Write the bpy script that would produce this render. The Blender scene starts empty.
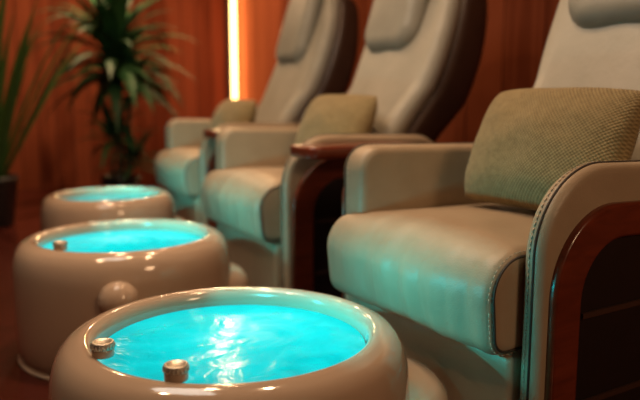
import bpy, bmesh, math, random
from mathutils import Vector, Matrix, noise
random.seed(7)
PI = math.pi
scn = bpy.context.scene
COL = scn.collection

# ------------------------------------------------------------------ materials
def new_mat(name):
    m = bpy.data.materials.new(name); m.use_nodes = True
    nt = m.node_tree
    return m, nt, nt.nodes['Principled BSDF']

def N(nt, typ, **kw):
    n = nt.nodes.new(typ)
    for k, v in kw.items():
        if k in n.inputs: n.inputs[k].default_value = v
        else: setattr(n, k, v)
    return n

def ramp(nt, stops):
    r = nt.nodes.new('ShaderNodeValToRGB')
    cr = r.color_ramp
    while len(cr.elements) < len(stops): cr.elements.new(0.5)
    for e, (p, c) in zip(cr.elements, stops):
        e.position = p; e.color = (*c, 1)
    return r

def leather(name, c1, c2, rough=.45, bump=.15, scale=260, wrinkle=.16):
    m, nt, b = new_mat(name); L = nt.links.new
    tc = N(nt, 'ShaderNodeTexCoord')
    n1 = N(nt, 'ShaderNodeTexNoise', Scale=7.0, Detail=4.0)
    L(tc.outputs['Object'], n1.inputs['Vector'])
    r = ramp(nt, [(.3, c1), (.7, c2)])
    L(n1.outputs['Fac'], r.inputs['Fac']); L(r.outputs['Color'], b.inputs['Base Color'])
    b.inputs['Roughness'].default_value = rough
    vo = N(nt, 'ShaderNodeTexVoronoi', Scale=float(scale))
    L(tc.outputs['Object'], vo.inputs['Vector'])
    n2 = N(nt, 'ShaderNodeTexNoise', Scale=22.0, Detail=5.0)
    L(tc.outputs['Object'], n2.inputs['Vector'])
    bp = N(nt, 'ShaderNodeBump', Strength=bump, Distance=.002)
    L(vo.outputs['Distance'], bp.inputs['Height'])
    bp2 = N(nt, 'ShaderNodeBump', Strength=wrinkle, Distance=.012)
    L(n2.outputs['Fac'], bp2.inputs['Height']); L(bp.outputs['Normal'], bp2.inputs['Normal'])
    L(bp2.outputs['Normal'], b.inputs['Normal'])
    return m

def plain(name, col, rough=.5, metal=0., coat=0., noise_amt=.12, nscale=14.):
    m, nt, b = new_mat(name); L = nt.links.new
    tc = N(nt, 'ShaderNodeTexCoord')
    n1 = N(nt, 'ShaderNodeTexNoise', Scale=nscale, Detail=4.0)
    L(tc.outputs['Object'], n1.inputs['Vector'])
    r = ramp(nt, [(.3, tuple(c*(1-noise_amt) for c in col)), (.7, tuple(min(1, c*(1+noise_amt)) for c in col))])
    L(n1.outputs['Fac'], r.inputs['Fac']); L(r.outputs['Color'], b.inputs['Base Color'])
    b.inputs['Roughness'].default_value = rough
    b.inputs['Metallic'].default_value = metal
    b.inputs['Coat Weight'].default_value = coat
    b.inputs['Coat Roughness'].default_value = .05
    return m

def wood(name, dark, light, rough=.35, axis_scale=(14, 14, 1.0), island=True, coat=0.):
    m, nt, b = new_mat(name); L = nt.links.new
    tc = N(nt, 'ShaderNodeTexCoord')
    mp = N(nt, 'ShaderNodeMapping'); mp.inputs['Scale'].default_value = axis_scale
    L(tc.outputs['Object'], mp.inputs['Vector'])
    n1 = N(nt, 'ShaderNodeTexNoise', Scale=2.2, Detail=6.0, Distortion=1.2)
    L(mp.outputs['Vector'], n1.inputs['Vector'])
    src = n1.outputs['Fac']
    if island:
        g = N(nt, 'ShaderNodeNewGeometry')
        mx = N(nt, 'ShaderNodeMath', operation='MULTIPLY_ADD')
        mx.inputs[1].default_value = .55; mx.inputs[2].default_value = -.27
        L(g.outputs['Random Per Island'], mx.inputs[0])
        ad = N(nt, 'ShaderNodeMath', operation='ADD')
        L(n1.outputs['Fac'], ad.inputs[0]); L(mx.outputs[0], ad.inputs[1]); src = ad.outputs[0]
    r = ramp(nt, [(.25, dark), (.75, light)])
    L(src, r.inputs['Fac']); L(r.outputs['Color'], b.inputs['Base Color'])
    b.inputs['Roughness'].default_value = rough
    if rough > .6: b.inputs['Specular IOR Level'].default_value = .0
    b.inputs['Coat Weight'].default_value = coat; b.inputs['Coat Roughness'].default_value = .06
    bp = N(nt, 'ShaderNodeBump', Strength=.12, Distance=.004)
    L(n1.outputs['Fac'], bp.inputs['Height']); L(bp.outputs['Normal'], b.inputs['Normal'])
    return m

def knit(name, c1, c2):
    m, nt, b = new_mat(name); L = nt.links.new
    tc = N(nt, 'ShaderNodeTexCoord')
    sx = N(nt, 'ShaderNodeSeparateXYZ'); L(tc.outputs['Object'], sx.inputs[0])
    def sine(out, f, ph=0.):
        a = N(nt, 'ShaderNodeMath', operation='MULTIPLY_ADD'); a.inputs[1].default_value = f; a.inputs[2].default_value = ph
        L(out, a.inputs[0])
        s = N(nt, 'ShaderNodeMath', operation='SINE'); L(a.outputs[0], s.inputs[0]); return s.outputs[0]
    s1 = sine(sx.outputs['Y'], 620.); s2 = sine(sx.outputs['Z'], 620.)
    p = N(nt, 'ShaderNodeMath', operation='MULTIPLY'); L(s1, p.inputs[0]); L(s2, p.inputs[1])
    n1 = N(nt, 'ShaderNodeTexNoise', Scale=60.0, Detail=3.0); L(tc.outputs['Object'], n1.inputs['Vector'])
    h = N(nt, 'ShaderNodeMath', operation='MULTIPLY_ADD'); h.inputs[1].default_value = .5
    L(p.outputs[0], h.inputs[0]); L(n1.outputs['Fac'], h.inputs[2])
    r = ramp(nt, [(.2, c1), (.85, c2)])
    L(h.outputs[0], r.inputs['Fac']); L(r.outputs['Color'], b.inputs['Base Color'])
    b.inputs['Roughness'].default_value = .85
    b.inputs['Sheen Weight'].default_value = .15
    bp = N(nt, 'ShaderNodeBump', Strength=.7, Distance=.004)
    L(h.outputs[0], bp.inputs['Height']); L(bp.outputs['Normal'], b.inputs['Normal'])
    return m

M = {}
M['leather'] = leather('cream_leather', (.385, .292, .198), (.445, .345, .24), rough=.42)
M['leather_back'] = leather('grey_cream_leather', (.39, .375, .315), (.46, .44, .375), rough=.45)
M['headrest'] = leather('grey_headrest_leather', (.27, .275, .24), (.34, .34, .30), rough=.42)
M['shell'] = plain('dark_brown_shell', (.055, .026, .017), rough=.4)
M['piping'] = plain('dark_seam', (.045, .035, .028), rough=.6)
M['stitch'] = plain('pale_thread', (.55, .47, .36), rough=.7)
M['mahogany'] = wood('mahogany_wood', (.10, .018, .008), (.20, .036, .014), rough=.28, axis_scale=(3, 14, 14), island=False, coat=.5)
M['dark_panel'] = plain('dark_side_panel', (.012, .009, .008), rough=.4)
M['ceramic'] = plain('cream_ceramic', (.52, .385, .285), rough=.10, coat=.6, noise_amt=.03, nscale=4.)
M['metal'] = plain('brushed_metal', (.62, .55, .46), rough=.42, metal=.85, noise_amt=.45, nscale=300.)
M['knit'] = knit('olive_knit', (.205, .148, .062), (.40, .305, .145))
M['wall_wood'] = wood('red_wall_wood', (.14, .034, .016), (.275, .073, .033), rough=.62, axis_scale=(9, 9, .5))
M['groove'] = plain('dark_groove', (.06, .013, .008), rough=.7)
M['floor'] = wood('dark_red_floor', (.035, .008, .006), (.085, .018, .012), rough=.22, axis_scale=(2, 18, 2))
M['ceiling'] = plain('warm_ceiling', (.42, .33, .26), rough=.9)
M['pot'] = plain('black_planter', (.015, .014, .014), rough=.35)
M['soil'] = plain('potting_soil', (.03, .02, .013), rough=.95, nscale=60., noise_amt=.5)
M['stem'] = plain('cane_stem', (.10, .075, .035), rough=.8, nscale=40., noise_amt=.4)

def leaf_mat(name, dark, light):
    m, nt, b = new_mat(name); L = nt.links.new
    g = N(nt, 'ShaderNodeNewGeometry')
    r = ramp(nt, [(0., dark), (.8, light), (1., tuple(min(1, c*1.5) for c in light))])
    L(g.outputs['Random Per Island'], r.inputs['Fac']); L(r.outputs['Color'], b.inputs['Base Color'])
    b.inputs['Roughness'].default_value = .55; b.inputs['Specular IOR Level'].default_value = .3
    return m
M['leaf'] = leaf_mat('dracaena_leaf', (.012, .05, .02), (.035, .115, .04))
M['blade'] = leaf_mat('sword_leaf', (.03, .085, .02), (.075, .17, .035))

def led_mat(name, col, strength):
    m, nt, b = new_mat(name)
    b.inputs['Base Color'].default_value = (.9, .85, .7, 1)
    b.inputs['Emission Color'].default_value = (*col, 1)
    b.inputs['Emission Strength'].default_value = strength
    return m
M['led'] = led_mat('led_diffuser', (1., .62, .20), 9.)
M['alu'] = plain('channel_metal', (.35, .3, .25), rough=.4, metal=.8)

def water_mat():
    m, nt, b = new_mat('lit_turquoise_water'); L = nt.links.new
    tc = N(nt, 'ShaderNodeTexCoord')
    # underwater glow painted as emission, brightest off centre; no lamp stands there
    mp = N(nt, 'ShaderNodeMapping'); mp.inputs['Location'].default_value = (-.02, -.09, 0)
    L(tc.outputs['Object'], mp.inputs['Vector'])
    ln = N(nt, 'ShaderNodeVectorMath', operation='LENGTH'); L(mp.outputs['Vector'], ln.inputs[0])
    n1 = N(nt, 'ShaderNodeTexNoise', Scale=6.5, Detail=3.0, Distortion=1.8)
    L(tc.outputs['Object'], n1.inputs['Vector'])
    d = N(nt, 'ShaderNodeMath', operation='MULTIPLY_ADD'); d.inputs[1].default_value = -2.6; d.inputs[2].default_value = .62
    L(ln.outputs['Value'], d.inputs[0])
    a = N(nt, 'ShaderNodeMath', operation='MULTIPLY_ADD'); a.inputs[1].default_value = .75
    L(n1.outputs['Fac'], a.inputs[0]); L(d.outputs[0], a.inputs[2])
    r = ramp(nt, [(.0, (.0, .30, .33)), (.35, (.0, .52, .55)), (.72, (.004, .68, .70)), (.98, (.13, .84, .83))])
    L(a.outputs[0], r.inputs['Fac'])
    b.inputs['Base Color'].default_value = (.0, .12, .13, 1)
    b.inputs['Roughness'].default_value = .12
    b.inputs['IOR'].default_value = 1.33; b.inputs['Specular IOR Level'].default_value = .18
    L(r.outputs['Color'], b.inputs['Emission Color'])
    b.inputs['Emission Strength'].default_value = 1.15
    n2 = N(nt, 'ShaderNodeTexNoise', Scale=14.0, Detail=3.0, Distortion=1.0)
    L(tc.outputs['Object'], n2.inputs['Vector'])
    bp = N(nt, 'ShaderNodeBump', Strength=.10, Distance=.02)
    L(n2.outputs['Fac'], bp.inputs['Height']); L(bp.outputs['Normal'], b.inputs['Normal'])
    return m
M['water'] = water_mat()

# ------------------------------------------------------------------ mesh helpers
def finish(name, bm, mat, parent=None, smooth=True):
    me = bpy.data.meshes.new(name)
    bmesh.ops.recalc_face_normals(bm, faces=bm.faces[:])
    bm.to_mesh(me); bm.free()
    if smooth:
        for p in me.polygons: p.use_smooth = True
    me.materials.append(mat)
    o = bpy.data.objects.new(name, me); COL.objects.link(o)
    if parent: o.parent = parent
    return o

def thing(name, label, cat, loc=(0, 0, 0), rz=0., group=None):
    o = bpy.data.objects.new(name, None); COL.objects.link(o)
    o.empty_display_size = .1
    o.location = loc; o.rotation_euler = (0, 0, rz)
    o['label'] = label; o['category'] = cat
    if group: o['group'] = group
    return o

def tag(o, label, cat, group=None, kind=None):
    if label: o['label'] = label
    if cat: o['category'] = cat
    if group: o['group'] = group
    if kind: o['kind'] = kind
    return o

def rpoly(corners, seg=12):
    """corners: (a,b,radius) or (a,b,ra,rb) -> dense outline"""
    pts = []; n = len(corners)
    for i, c in enumerate(corners):
        p = Vector(c[:2]); r = c[2]
        a = Vector(corners[i-1][:2]); b = Vector(corners[(i+1) % n][:2])
        if r <= 0: pts.append(p); continue
        u = (a-p).normalized(); v = (b-p).normalized()
        ang = u.angle(v)
        d = r/math.tan(ang/2)
        p1 = p+u*d; p2 = p+v*d
        cen = p+(u+v).normalized()*(r/math.sin(ang/2))
        a1 = p1-cen; a2 = p2-cen
        th = a1.angle_signed(a2)
        for k in range(seg+1):
            q = a1.copy(); q.rotate(Matrix.Rotation(-th*k/seg, 2)); pts.append(cen+q)
    return pts

def resample(pts, n):
    L = [0.]; m = len(pts)
    for i in range(m): L.append(L[-1]+(pts[(i+1) % m]-pts[i]).length)
    out = []; j = 0
    for k in range(n):
        t = L[-1]*k/n
        while L[j+1] < t: j += 1
        f = (t-L[j])/max(1e-9, L[j+1]-L[j])
        out.append(pts[j].lerp(pts[(j+1) % m], f))
    return out

def normals2(pts):
    n = len(pts); area = sum(pts[i].x*pts[(i+1) % n].y-pts[(i+1) % n].x*pts[i].y for i in range(n))
    s = 1 if area > 0 else -1
    out = []
    for i in range(n):
        t = (pts[(i+1) % n]-pts[i-1]).normalized()
        out.append(Vector((t.y, -t.x))*s)
    return out

def slab(outline, w0, w1, r, mp, nround=6, nmid=1, npts=None, bm=None, deform=None):
    """outline extruded from w0 to w1 with rounded rims of radius r; mp maps (a,b,w) to 3D"""
    bm = bm or bmesh.new()
    P = resample(outline, npts) if npts else outline
    nr = normals2(P); n = len(P)
    secs = []
    for k in range(nround+1):
        t = PI/2*k/nround; secs.append((w0+r-r*math.sin(PI/2-t), r*(1-math.cos(PI/2-t))))
    for k in range(1, nmid): secs.append((w0+r+(w1-w0-2*r)*k/nmid, 0.))
    for k in range(nround+1):
        t = PI/2*k/nround; secs.append((w1-r+r*math.sin(t), r*(1-math.cos(t))))
    secs = [(secs[0][0], secs[0][1]+r*.25)]+secs+[(secs[-1][0], secs[-1][1]+r*.25)]
    rings = []
    for w, ins in secs:
        ring = []
        for p, q in zip(P, nr):
            a = p-q*ins; v = Vector(mp(a.x, a.y, w))
            if deform: v = deform(v)
            ring.append(bm.verts.new(v))
        rings.append(ring)
    for A, B in zip(rings, rings[1:]):
        for i in range(n): bm.faces.new((A[i], A[(i+1) % n], B[(i+1) % n], B[i]))
    bm.faces.new(rings[0][::-1]); bm.faces.new(rings[-1])
    return bm

def tube(pts, r, bm=None, closed=False, seg=8, radii=None):
    bm = bm or bmesh.new(); n = len(pts); pts = [Vector(p) for p in pts]; rings = []
    up = Vector((0, 0, 1))
    prev = None
    for i, p in enumerate(pts):
        if closed: t = pts[(i+1) % n]-pts[i-1]
        else: t = pts[min(n-1, i+1)]-pts[max(0, i-1)]
        t.normalize()
        if prev is None:
            prev = t.orthogonal().normalized()
        u = (prev-t*prev.dot(t)).normalized(); prev = u; v = t.cross(u)
        rr = radii[i] if radii else r
        rings.append([bm.verts.new(p+(u*math.cos(2*PI*k/seg)+v*math.sin(2*PI*k/seg))*rr) for k in range(seg)])
    m = n if closed else n-1
    for i in range(m):
        A = rings[i]; B = rings[(i+1) % n]
        for k in range(seg): bm.faces.new((A[k], A[(k+1) % seg], B[(k+1) % seg], B[k]))
    if not closed:
        bm.faces.new(rings[0][::-1]); bm.faces.new(rings[-1])
    return bm

def lathe(profile, bm=None, seg=72, cen=(0, 0, 0)):
    bm = bm or bmesh.new(); rings = []; c = Vector(cen)
    for r, z in profile:
        if r < 1e-6: rings.append([bm.verts.new(c+Vector((0, 0, z)))])
        else: rings.append([bm.verts.new(c+Vector((r*math.cos(2*PI*k/seg), r*math.sin(2*PI*k/seg), z))) for k in range(seg)])
    for A, B in zip(rings, rings[1:]):
        for k in range(seg):
            a = A[k % len(A)], A[(k+1) % len(A)]; b = B[(k+1) % len(B)], B[k % len(B)]
            if len(A) == 1: bm.faces.new((a[0], b[0], b[1]))
            elif len(B) == 1: bm.faces.new((a[0], a[1], b[0]))
            else: bm.faces.new((a[0], a[1], b[0], b[1]))
    return bm

def smoothcurve(pts, n):
    """Catmull-Rom through 2D points, n samples per span"""
    P = [Vector(p) for p in pts]; P = [P[0]*2-P[1]]+P+[P[-1]*2-P[-2]]; out = []
    for i in range(1, len(P)-2):
        for k in range(n):
            t = k/n; a, b, c, d = P[i-1:i+3]
            out.append(.5*((2*b)+(c-a)*t+(2*a-5*b+4*c-d)*t*t+(3*b-a-3*c+d)*t**3))
    out.append(P[-2]); return out

def box(bm, x0, x1, y0, y1, z0, z1):
    v = [bm.verts.new((x, y, z)) for x in (x0, x1) for y in (y0, y1) for z in (z0, z1)]
    for f in ((0, 1, 3, 2), (4, 6, 7, 5), (0, 4, 5, 1), (2, 3, 7, 6), (0, 2, 6, 4), (1, 5, 7, 3)):
        bm.faces.new([v[i] for i in f])
    return bm

def dashes(pts, dash, gap, r, bm=None):
    bm = bm or bmesh.new(); pts = [Vector(p) for p in pts]
    L = [0.]
    for a, b in zip(pts, pts[1:]): L.append(L[-1]+(b-a).length)
    def at(t):
        for i in range(len(pts)-1):
            if L[i+1] >= t: return pts[i].lerp(pts[i+1], (t-L[i])/max(1e-9, L[i+1]-L[i]))
        return pts[-1]
    t = 0.
    while t+dash < L[-1]:
        tube([at(t), at(t+dash/2), at(t+dash)], r, bm, seg=5); t += dash+gap
    return bm

# ------------------------------------------------------------------ the setting
CX, CY = -.875, 7.55                      # far corner of the room
WD = math.radians(26)
wr = Vector((math.sin(WD), -math.cos(WD)))      # along the chair-side wall, towards the camera
wb = Vector((-math.cos(WD), -math.sin(WD)))     # along the far wall, to the left
HC = 2.7

def board_wall(name, length, start, width):
    """boards along local +x, face at local y=0 (room side is -y)"""
    bm = bmesh.new(); x = start; i = 0
    while x < length:
        x1 = min(length, x+width)
        ol = rpoly([(x+.004, .0, .006), (x1-.004, .0, .006), (x1-.004, .03, 0), (x+.004, .03, 0)], seg=3)
        lo = [bm.verts.new((p.x, p.y, 0)) for p in ol]; hi = [bm.verts.new((p.x, p.y, HC)) for p in ol]
        n = len(ol)
        for k in range(n): bm.faces.new((lo[k], lo[(k+1) % n], hi[(k+1) % n], hi[k]))
        bm.faces.new(lo[::-1]); bm.faces.new(hi)
        x = x1; i += 1
    o = finish(name, bm, M['wall_wood'], smooth=False)
    bk = finish(name+'_backing', box(bmesh.new(), 0, length, .02, .12, 0, HC), M['groove'], o, smooth=False)
    bk.name = 'wall_backing'
    o['kind'] = 'structure'
    return o

wR = board_wall('wall_right', 11.0, 0., .30)
wR.location = (CX, CY, 0); wR.rotation_euler = (0, 0, math.atan2(wr.y, wr.x)); 
wB = board_wall('wall_back', 5.2, .135, .155)
wB.location = (CX, CY, 0); wB.rotation_euler = (0, 0, math.atan2(wb.y, wb.x))
# room side must be -y local: right wall local y points (rot 90deg ccw of wr)
wB.scale = (1, -1, 1)

bm = box(bmesh.new(), -6.5, 6.5, -4, 9, -.05, 0)
fl = finish('floor', bm, M['floor'], smooth=False); fl['kind'] = 'structure'
bm = box(bmesh.new(), -6.5, 6.5, -4, 9, HC, HC+.05)
ce = finish('ceiling', bm, M['ceiling'], smooth=False); ce['kind'] = 'structure'

# vertical light strip let into the far wall at the corner
ls = thing('light_strip', 'tall glowing vertical light strip set in the corner of the wood walls', 'light', (CX, CY, 0), math.atan2(wb.y, wb.x))
finish('diffuser', slab(rpoly([(.02, .0, .008), (.066, .0, .008), (.066, .018, 0), (.02, .018, 0)]), .06, HC-.02, .004, lambda a, b, w: (a, b, w), nround=2), M['led'], ls)
bm = box(bmesh.new(), .006, .019, -.015, .02, .04, HC-.01); box(bm, .067, .080, -.015, .02, .04, HC-.01)
box(bm, .006, .080, -.018, -.0005, .04, HC-.01)
finish('channel', bm, M['alu'], ls, smooth=False)

# ------------------------------------------------------------------ pedicure chair
SW = .29       # seat half width
def build_chair(label, loc, ang, tray, grp):
    t = thing('pedicure_chair', label, 'chair', loc, ang, grp)
    # seat cushion
    ol = rpoly([(.0, .555, .095), (-.72, .535, .05), (-.72, .33, .03), (-.02, .322, .045)], seg=14)
    def sd(v):
        u = v.y/SW; front = max(0., min(1., (v.x+.25)/.25))
        e = 1-u*u
        if v.z > .47: v.z += .022*e*min(1, max(0, -v.x/.12))
        if v.x > -.2:
            v.x += .022*e*front*math.sin(PI*max(0, min(1, (v.z-.31)/.25)))
            cr = noise.noise((v.y*26, v.z*3.5, 1.3))*.009+noise.noise((v.y*60, v.z*6, 7.3))*.0022
            v.x += cr*front*max(0, e)**.4
        v.z += noise.noise((v.x*9, v.y*9, v.z*4))*.004*e
        if u < 0:
            k = max(0., min(1., (v.x+.088)/.03)); v.y -= .068*k*k*(3-2*k)*u*u
        return v
    mp = lambda a, b, w: (a, w, b)
    finish('seat', slab(ol, -SW+.002, SW-.002, .028, mp, nround=5, nmid=64, npts=150, deform=sd), M['leather'], t)
    # seam loop and stitches on both sides of the seat
    il = rpoly([(-.012, .541, .082), (-.70, .52, .04), (-.70, .345, .03), (-.030, .335, .036)], seg=12)
    half = [p for p in resample(il, 160)]
    def far(p, y):
        if y > 0: return y
        k = max(0., min(1., (p.x+.088)/.03)); return y-.060*k*k*(3-2*k)
    for s in (-1, 1):
        bs = bmesh.new(); bd = bmesh.new()
        tube([(p.x, far(p, s*(SW-.004)), p.y) for p in half], .0030, bs, closed=True, seg=6)
        if s > 0: il3 = [p+q*.009 for p, q in zip(half, normals2(half))]
        if s > 0: dashes([(p.x, far(p, s*(SW-.0095)), p.y) for p in il3], .008, .005, .0012, bd)
        pp = finish('seat_piping', bs, M['piping'], t)
        if s > 0: finish('stitching', bd, M['stitch'], pp)
    # base under the seat
    finish('base', slab(rpoly([(-.075, .325, .02), (-.72, .325, .02), (-.72, .0, .01), (-.075, .0, .02)], 5), -SW+.004, SW-.004, .02, mp, nround=3, npts=90), M['leather'], t)
    # arms
    for s in (-1, 1):
        rr = .19 if s > 0 else .07
        ao = rpoly([(-.092, .0, 0), (-.092, .735, rr), (-.84, .715, .16), (-.84, .0, 0)], seg=16)
        y0, y1 = (SW, SW+.055) if s > 0 else (-SW-.1, -SW)
        arm = finish('armrest', slab(ao, y0, y1, .022, mp, nround=6, npts=220), M['leather'], t)
        # seam running round the front edge
        am = rpoly([(-.092, .004, 0), (-.092, .735, rr), (-.84, .715, .16), (-.84, .004, 0)], seg=16)
        am = am[1:-1]; am = [Vector((-.092, .02))]+am+[Vector((-.84, .02))]
        bs = bmesh.new(); bd = bmesh.new()
        ysm = y1-.022 if s > 0 else y0+.022
        tube([(p.x+.0, ysm, p.y) for p in am], .0032, bs, seg=6)
        dd = -.012*s
        dashes([(p.x+.0008, ysm+dd, p.y+.0008) for p in am], .009, .005, .0014, bd)
        sm = finish('arm_seam', bs, M['piping'], arm)
        # outer wooden arch with dark infill
        n_ = 90
        oo = rpoly([(-.118, .0, 0), (-.118, .650, max(rr-.0, .05)), (-.785, .630, .12), (-.785, .0, 0)], seg=16)
        oi = rpoly([(-.205, .0, 0), (-.205, .570, max(rr-.06, .04)), (-.70, .555, .08), (-.70, .0, 0)], seg=16)
        band = oo+oi[::-1]
        ya, yb = (y1-.03, y1+.016) if s > 0 else (y0-.04, y0+.03)
        finish('wood_arch', slab(band, ya, yb, .008, mp, nround=3), M['mahogany'], arm)
        yc, yd = (y1-.01, y1+.006) if s > 0 else (y0-.006, y0+.01)
        finish('side_panel', slab(oi, yc, yd, .002, mp, nround=2), M['dark_panel'], arm)
        bm = bmesh.new()
        for z in (.20, .40):
            box(bm, -.69, -.215, *( (yd-.002, yd+.006) if s > 0 else (yc-.006, yc+.002)), z, z+.012)
        finish('panel_rail', bm, M['shell'], arm, smooth=False)
        finish('stitching', bd, M['stitch'], arm)
        if tray and s > 0:
            tr = rpoly([(-.10, y1+.012, .02), (-.10, y1+.185, .04), (-.56, y1+.185, .04), (-.56, y1+.012, .02)], 6)
            finish('arm_tray', slab(tr, .655, .700, .012, lambda a, b, w: (a, b, w), nround=4), M['mahogany'], t)
    # reclined backrest; u lateral, v up the back, w out of its front
    R = math.radians(24); bx, bz = -.545, .47
    def bk(u, v, w):
        cv = .05*math.sin(PI*min(1, v/1.1))           # gentle hollow of the back
        w = w-cv+.035*math.sin(PI*min(1, v/.5))
        return (bx-v*math.sin(R)+w*math.cos(R), u, bz+v*math.cos(R)+w*math.sin(R))
    side = [(.21, .0), (.235, .15), (.27, .40), (.295, .62), (.285, .85), (.25, 1.0), (.20, 1.10), (.10, 1.145)]
    sc = smoothcurve(side, 8)
    bo = [Vector((p.x, p.y)) for p in sc]+[Vector((-p.x, p.y)) for p in reversed(sc)]
    back = finish('backrest', slab(bo, -.05, .055, .048, bk, nround=7, npts=150), M['leather_back'], t)
    so = [Vector((p.x*1.03, p.y*1.015-.01)) for p in bo]
    def shell(u, v, w):
        k = .06*math.sin(PI*max(0, min(1, v/1.2)))
        return bk(u, v, w-(k if w < -.1 else 0))
    finish('back_shell', slab(so, -.155, -.025, .05, shell, nround=6, npts=150), M['shell'], t)
    # headrest pillow over the top of the back
    ho = rpoly([(-.185, .635, .10), (.185, .635, .10), (.17, 1.12, .09), (-.17, 1.12, .09)], 10)
    def hd(u, v, w):
        f = max(0, (1-(u/.2)**2))*max(0, 1-((v-.88)/.27)**2)
        return bk(u, v, w+.035*f**.6)
    hr = finish('headrest', slab(ho, .035, .125, .044, hd, nround=7, nmid=3, npts=120), M['headrest'], t)
    st = rpoly([(-.10, 1.10, .01), (.10, 1.10, .01), (.10, 1.14, .01), (-.10, 1.14, .01)], 3)
    finish('headrest_strap', slab(st, .05, .062, .004, bk, nround=2), M['headrest'], hr)
    return t

def face(deg): return math.radians(180+deg)
G = 'pedicure chairs in a row along the wooden wall'
CH = [((.19, 1.63), 32.), ((-.375, 2.80), 29.), ((-.875, 4.0), 27.)]
chair1 = build_chair('nearest cream leather pedicure chair, cut by the right edge, stitched seat front', (*CH[0][0], 0), face(CH[0][1]), False, G)
chair2 = build_chair('middle cream leather pedicure chair behind the nearest one, with red wooden arm ledge', (*CH[1][0], 0), face(CH[1][1]), True, G)
def copy_tree(o, parent=None):
    c = o.copy(); COL.objects.link(c); c.parent = parent
    for ch in list(o.children): copy_tree(ch, c)
    return c
chair3 = copy_tree(chair2)
chair3.location = (*CH[2][0], 0); chair3.rotation_euler = (0, 0, face(CH[2][1]))
chair3['label'] = 'farthest cream leather pedicure chair, smallest of the row, next to the light strip'

# ------------------------------------------------------------------ throw pillows
def build_pillow(label, w, h, d):
    bm = bmesh.new(); n = 40; grid = {}
    for side in (1, -1):
        for i in range(n+1):
            for j in range(n+1):
                a = i/n*2-1; b = j/n*2-1
                edge = i in (0, n) or j in (0, n)
                if side < 0 and edge: grid[side, i, j] = grid[1, i, j]; continue
                th = ((1-a**2)*(1-b**2))
                th = max(0, th)**.5
                y = a*w/2*(1-.03*(1-b*b)-.085*b**4); z = b*h/2*(1-.05*(1-a*a)-.085*a**4)
                x = side*d/2*th+noise.noise((a*2.2, b*2.2, side*3))*.010*th
                grid[side, i, j] = bm.verts.new((x, y, z))
    for side in (1, -1):
        for i in range(n):
            for j in range(n):
                bm.faces.new((grid[side, i, j], grid[side, i+1, j], grid[side, i+1, j+1], grid[side, i, j+1]))
    o = finish('throw_pillow', bm, M['knit'])
    return tag(o, label, 'pillow', 'knit throw pillows on the chairs')
pil1 = build_pillow('large olive knit throw pillow on the nearest chair, cut by the right edge', .50, .355, .20)
pil2 = pil1.copy(); COL.objects.link(pil2); pil2.scale = (.9, 1.08, .92); pil2['label'] = 'olive knit throw pillow on the middle chair, against its reclined back'
pil3 = pil1.copy(); COL.objects.link(pil3); pil3.scale = (.9, 1.08, .86); pil3['label'] = 'small blurred olive throw pillow on the farthest chair, just below the light strip'
def put_pillow(o, ch, lx, ly, z, tilt, yaw=0., roll=0.):
    (x, y), a = ch; A = face(a)
    o.location = (x+math.cos(A)*lx-math.sin(A)*ly, y+math.sin(A)*lx+math.cos(A)*ly, z)
    o.rotation_mode = 'ZYX' if False else 'XYZ'
    mat = Matrix.Rotation(A+yaw, 3, 'Z') @ Matrix.Rotation(-tilt, 3, 'Y') @ Matrix.Rotation(roll, 3, 'X')
    o.rotation_euler = mat.to_euler('XYZ')
put_pillow(pil1, CH[0], -.46, .03, .735, math.radians(24))
put_pillow(pil2, CH[1], -.495, .0, .735, math.radians(24))
put_pillow(pil3, CH[2], -.40, -.015, .72, math.radians(24))

# ------------------------------------------------------------------ foot basins
PROF = [(0, .0), (.335, .0), (.352, .012), (.360, .05), (.364, .12), (.366, .22), (.365, .29), (.361, .33), (.351, .364), (.335, .386),
        (.318, .396), (.303, .400), (.291, .397), (.282, .389), (.277, .375), (.275, .35), (.271, .30), (.25, .20), (.22, .145), (.15, .12), (0, .115)]
def build_knob(parent, x, y):
    k = finish('control_knob', lathe([(0, .0), (.0205, .0), (.0208, .003), (.0208, .012), (.0195, .0145), (0, .0145)], seg=28, cen=(x, y, .396)), M['ceramic'], parent)
    bm = lathe([(0, .0), (.0205, .0), (.0212, .002), (.0212, .011), (.0198, .0132), (.0165, .0132), (.0155, .0118), (0, .0118)], seg=28, cen=(x, y, .410))
    for i in range(20):
        a = 2*PI*i/20
        tube([(x+.0212*math.cos(a), y+.0212*math.sin(a), .412), (x+.0212*math.cos(a), y+.0212*math.sin(a), .419)], .0016, bm, seg=5)
    c = finish('knob_cap', bm, M['metal'], k); c['label'] = 'ridged metal knob cap'
    return k
def build_basin(label, cx, cy, back, knobs, dome, grp):
    t = thing('foot_basin', label, 'basin', (cx, cy, 0), 0., grp)
    finish('bowl', lathe([(r, z) for r, z in smooth_prof(PROF)], seg=96), M['ceramic'], t)
    # low housing towards the chair
    bx, by = back
    finish('pedestal', lathe([(0, 0), (.215, 0), (.222, .01), (.225, .10), (.222, .19), (.212, .225), (.19, .248), (.15, .262), (.08, .268), (0, .27)], seg=56, cen=(bx, by, 0)), M['ceramic'], t)
    if dome:
        dx, dy, dz = dome; d = Vector((dx, dy, 0)).normalized()
        prof = [(0, -.02), (.055, -.02), (.060, .0), (.060, .014), (.056, .032), (.046, .047), (.030, .058), (.014, .063), (0, .064)]
        bm = lathe(prof, seg=40)
        bmesh.ops.transform(bm, matrix=Matrix.Translation((dx, dy, dz)) @ d.to_track_quat('Z', 'Y').to_matrix().to_4x4(), verts=bm.verts[:])
        finish('jet_dome', bm, M['ceramic'], t)
    for x, y in knobs: build_knob(t, x, y)
    return t
def smooth_prof(p):
    q = smoothcurve(p, 3); return [(max(0, v.x), v.y) for v in q]
BG = 'glossy foot basins in front of the chairs'
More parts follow.
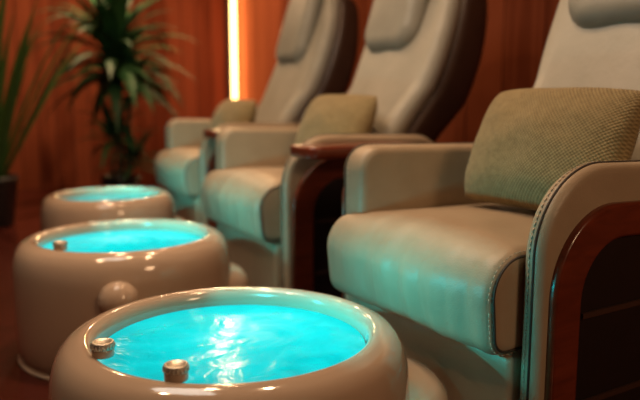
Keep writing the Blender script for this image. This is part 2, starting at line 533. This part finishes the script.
B1, B2, B3 = (-.18, 1.40), (-.682, 2.39), (-1.045, 3.43)
bas1 = build_basin('large cream ceramic foot basin in the foreground, with two small knobs', *B1, (.25, .10), [(-.222, -.158), (-.064, -.268)], None, BG)
bas2 = build_basin('middle cream ceramic foot basin, with a round dome on its side', *B2, (.20, .10), [(-.13, -.245)], (.075, -.345, .265), BG)
bas3 = build_basin('farthest small cream ceramic foot basin, beside the farthest chair', *B3, (.20, .10), [], None, BG)

def build_water():
    bm = bmesh.new(); seg = 72; rings = []
    c = bm.verts.new((0, 0, 0))
    for i in range(1, 31):
        r = .2745*i/30; ring = []
        for k in range(seg):
            a = 2*PI*k/seg; x, y = r*math.cos(a), r*math.sin(a)
            z = (noise.noise((x*13+noise.noise((x*9, y*9, 4))*2, y*13, .5))*.0013+noise.noise((x*34, y*34, 2.))*.0004)*min(1, (30-i)/3)
            ring.append(bm.verts.new((x, y, z)))
        rings.append(ring)
    for k in range(seg): bm.faces.new((c, rings[0][k], rings[0][(k+1) % seg]))
    for A, B in zip(rings, rings[1:]):
        for k in range(seg): bm.faces.new((A[k], B[k], B[(k+1) % seg], A[(k+1) % seg]))
    return finish('basin_water', bm, M['water'])
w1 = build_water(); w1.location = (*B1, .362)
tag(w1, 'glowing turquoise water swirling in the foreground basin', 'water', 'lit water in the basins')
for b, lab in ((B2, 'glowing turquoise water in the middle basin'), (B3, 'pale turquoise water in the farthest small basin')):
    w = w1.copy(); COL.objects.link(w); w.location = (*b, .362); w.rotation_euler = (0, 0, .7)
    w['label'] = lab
    if b is B3:
        w.scale = (.88, .88, 1); w.data = w1.data.copy()
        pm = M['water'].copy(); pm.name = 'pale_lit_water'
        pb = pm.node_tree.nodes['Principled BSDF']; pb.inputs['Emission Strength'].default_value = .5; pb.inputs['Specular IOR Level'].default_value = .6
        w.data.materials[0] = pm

bas3.scale = (.88, .88, 1)
# ------------------------------------------------------------------ plants
def leaf(bm, base, az, el, length, width, droop, seg=9):
    d = Vector((math.cos(az)*math.cos(el), math.sin(az)*math.cos(el), math.sin(el)))
    p = Vector(base); side = Vector((-math.sin(az), math.cos(az), 0))
    prev = None; step = length/seg
    for i in range(seg+1):
        t = i/seg
        w = width*(.35+.65*math.sin(PI*min(1, t*.75+.22)))*(1-t**3)+.0008
        up = side.cross(d).normalized()
        cur = [bm.verts.new(p-side*w/2+up*w*.18), bm.verts.new(p), bm.verts.new(p+side*w/2+up*w*.18)]
        if prev:
            bm.faces.new((prev[0], prev[1], cur[1], cur[0])); bm.faces.new((prev[1], prev[2], cur[2], cur[1]))
        prev = cur
        p = p+d*step
        d = (d+Vector((0, 0, -droop*step*(.5+t)))).normalized()
        if abs(d.z) > .97: d = (d+Vector((math.cos(az)*.1, math.sin(az)*.1, 0))).normalized()
    return bm
def pot(t, r, h):
    finish('pot', lathe([(0, 0), (r*.72, 0), (r*.76, .01), (r*.95, h*.86), (r, h*.88), (r, h), (r*.92, h), (r*.9, h*.86), (0, h*.86)], seg=40), M['pot'], t)
    finish('soil', lathe([(0, h*.87), (r*.5, h*.88), (r*.9, h*.865)], seg=40), M['soil'], t)

rnd = random.Random(3)
dr = thing('dracaena_plant', 'tall potted dracaena with drooping strap leaves in front of the wood wall', 'plant', (-1.72, 6.0, 0))
pot(dr, .17, .20)
bm = bmesh.new(); heads = []
for (x, y, h, lx, ly) in ((.0, .0, 1.36, -.0, .0), (.05, .04, 1.02, .13, .02), (-.05, -.03, .62, -.03, -.06), (.07, -.03, .42, .12, -.02)):
    pts = [(x+(lx-x)*t+.012*math.sin(5*t+x*40), y+(ly-y)*t, .15+(h-.15)*t) for t in [k/14 for k in range(15)]]
    tube(pts, .02, bm, seg=10, radii=[.026-.008*k/14 if h > 1 else .014 for k in range(15)]); heads.append((pts[-1], h))
finish('stem', bm, M['stem'], dr)
bm = bmesh.new()
for (p, h) in heads:
    if h > 1.3: cfg = (70, .78, .12)
    elif h > 1: cfg = (24, .48, .08)
    else: cfg = (18, .42, .075)
    for i in range(cfg[0]):
        az = i*2.399+rnd.uniform(-.2, .2); f = i/cfg[0]
        el = math.radians(-5+85*f+rnd.uniform(-8, 8))
        leaf(bm, (p[0], p[1], p[2]-(.34 if h > 1.3 else .14)*(1-f)), az, el, cfg[1]*rnd.uniform(.75, 1.1), cfg[2]*rnd.uniform(.85, 1.2), rnd.uniform(2.4, 4.2)*.6/cfg[1])
finish('foliage', bm, M['leaf'], dr)

sp = thing('sword_leaf_plant', 'leafy plant with long upright sword leaves in a black pot at the left edge', 'plant', (-2.24, 4.7, 0))
pot(sp, .19, .34)
bm = bmesh.new()
for i in range(44):
    az = i*2.399; f = i/44
    leaf(bm, (.07*math.cos(az)*(1-f), .07*math.sin(az)*(1-f), .28), az, math.radians(60+28*f+rnd.uniform(-6, 6)), rnd.uniform(1.0, 1.65), rnd.uniform(.05, .075), rnd.uniform(.3, .8), seg=12)
finish('foliage', bm, M['blade'], sp)

# ------------------------------------------------------------------ light
def area(name, loc, power, size, col, target=None, spread=PI):
    l = bpy.data.lights.new(name, 'AREA'); l.shape = 'DISK'; l.size = size; l.energy = power; l.color = col; l.spread = spread
    o = bpy.data.objects.new(name, l); COL.objects.link(o); o.location = loc
    if target: o.rotation_euler = (Vector(target)-Vector(loc)).to_track_quat('-Z', 'Y').to_euler()
    return o
WARM = (1., .61, .33); SOFT = (1., .80, .60)
for i, (x, y, p) in enumerate(((-1.2, 1.5, 9), (-.55, 2.3, 9), (.15, 2.0, 8), (-1.1, 3.6, 8), (-.45, 3.4, 6), (-1.9, 5.9, 30), (-.9, 6.2, 18), (-.8, 5.0, 7))):  # brightest two, by the far wall, added to lighten its boards
    area('downlight_lamp', (x, y, 2.62), p, .12, WARM, (x, y, 0), math.radians(150))
area('soft_fill', (-.75, 1.9, 2.6), 16, 1.0, (1., .90, .76), (.2, 2.2, .6))  # added soft overhead fill for seats and backs
area('rear_fill', (1.75, -.4, 1.9), 15, .6, (1., .60, .32), (.2, 1.6, .4))  # added warm fill from behind the camera for arm and basin sides

# added unseen area light, boosting the strip's glow on the chair-side wall
l = bpy.data.lights.new('strip_glow_fill', 'AREA'); l.shape = 'RECTANGLE'; l.size = .03; l.size_y = 2.5; l.energy = 26; l.color = (1., .70, .30)
o = bpy.data.objects.new('strip_glow_fill', l); COL.objects.link(o)
p0 = Vector((CX, CY, 1.35)); b3 = wb.to_3d(); r3 = wr.to_3d(); o.location = p0+b3*.20+r3*.05
zz = -((p0+r3*.55)-o.location).normalized(); yy = Vector((0, 0, 1)); xx = yy.cross(zz).normalized()
o.rotation_euler = Matrix((xx, yy, zz)).transposed().to_euler()
# added spots above each tub, carrying the water's teal glow onto the chair
for (bx_, by_), ((cx_, cy_), an) in zip((B1, B2, B3), CH):
    f = Vector((cx_-bx_, cy_-by_, 0)).normalized(); sd = Vector((-f.y, f.x, 0))
    for k in range(5):
        l = bpy.data.lights.new('tub_glow_fill', 'SPOT'); l.energy = 2.1; l.color = (.02, .80, .84); l.spot_size = math.radians(105); l.spot_blend = 1.; l.shadow_soft_size = .0
        o = bpy.data.objects.new('tub_glow_fill', l); COL.objects.link(o)
        o.location = Vector((bx_, by_, .50+.01*(k % 2)))+sd*(k-2)*.10+f*(.06-.04*abs(k-2))
        o.rotation_euler = (Vector((cx_, cy_, .36))+sd*(k-2)*.11-o.location).to_track_quat('-Z', 'Y').to_euler()
    for q in (-1, 1):
        l = bpy.data.lights.new('base_glow_fill', 'SPOT'); l.energy = .18; l.color = (.05, .80, .80); l.spot_size = math.radians(150); l.spot_blend = 1.; l.shadow_soft_size = .0  # added spot outside the basin, tinting the chair base teal
        o = bpy.data.objects.new('base_glow_fill', l); COL.objects.link(o)
        o.location = Vector((bx_, by_, .30))+sd*q*.27+f*.27
        o.rotation_euler = (Vector((cx_, cy_, .2))+sd*q*.2+f*.1-o.location).to_track_quat('-Z', 'Y').to_euler()
w = bpy.data.worlds.new('room_world'); scn.world = w; w.use_nodes = True
bg = w.node_tree.nodes['Background']; bg.inputs['Color'].default_value = (.55, .36, .24, 1); bg.inputs['Strength'].default_value = .06

# ------------------------------------------------------------------ camera
cam = bpy.data.cameras.new('camera'); co = bpy.data.objects.new('camera', cam); COL.objects.link(co)
cam.sensor_width = 36; cam.lens = 700/640*36
co.location = (0, 0, .87); co.rotation_euler = (PI/2-math.atan(103/700), 0, 0)
cam.dof.use_dof = True; cam.dof.focus_distance = 1.42; cam.dof.aperture_fstop = 1.9
cam.clip_start = .05
scn.camera = co
scn.view_settings.view_transform = 'Standard'
scn.view_settings.look = 'None'
scn.view_settings.exposure = 0.
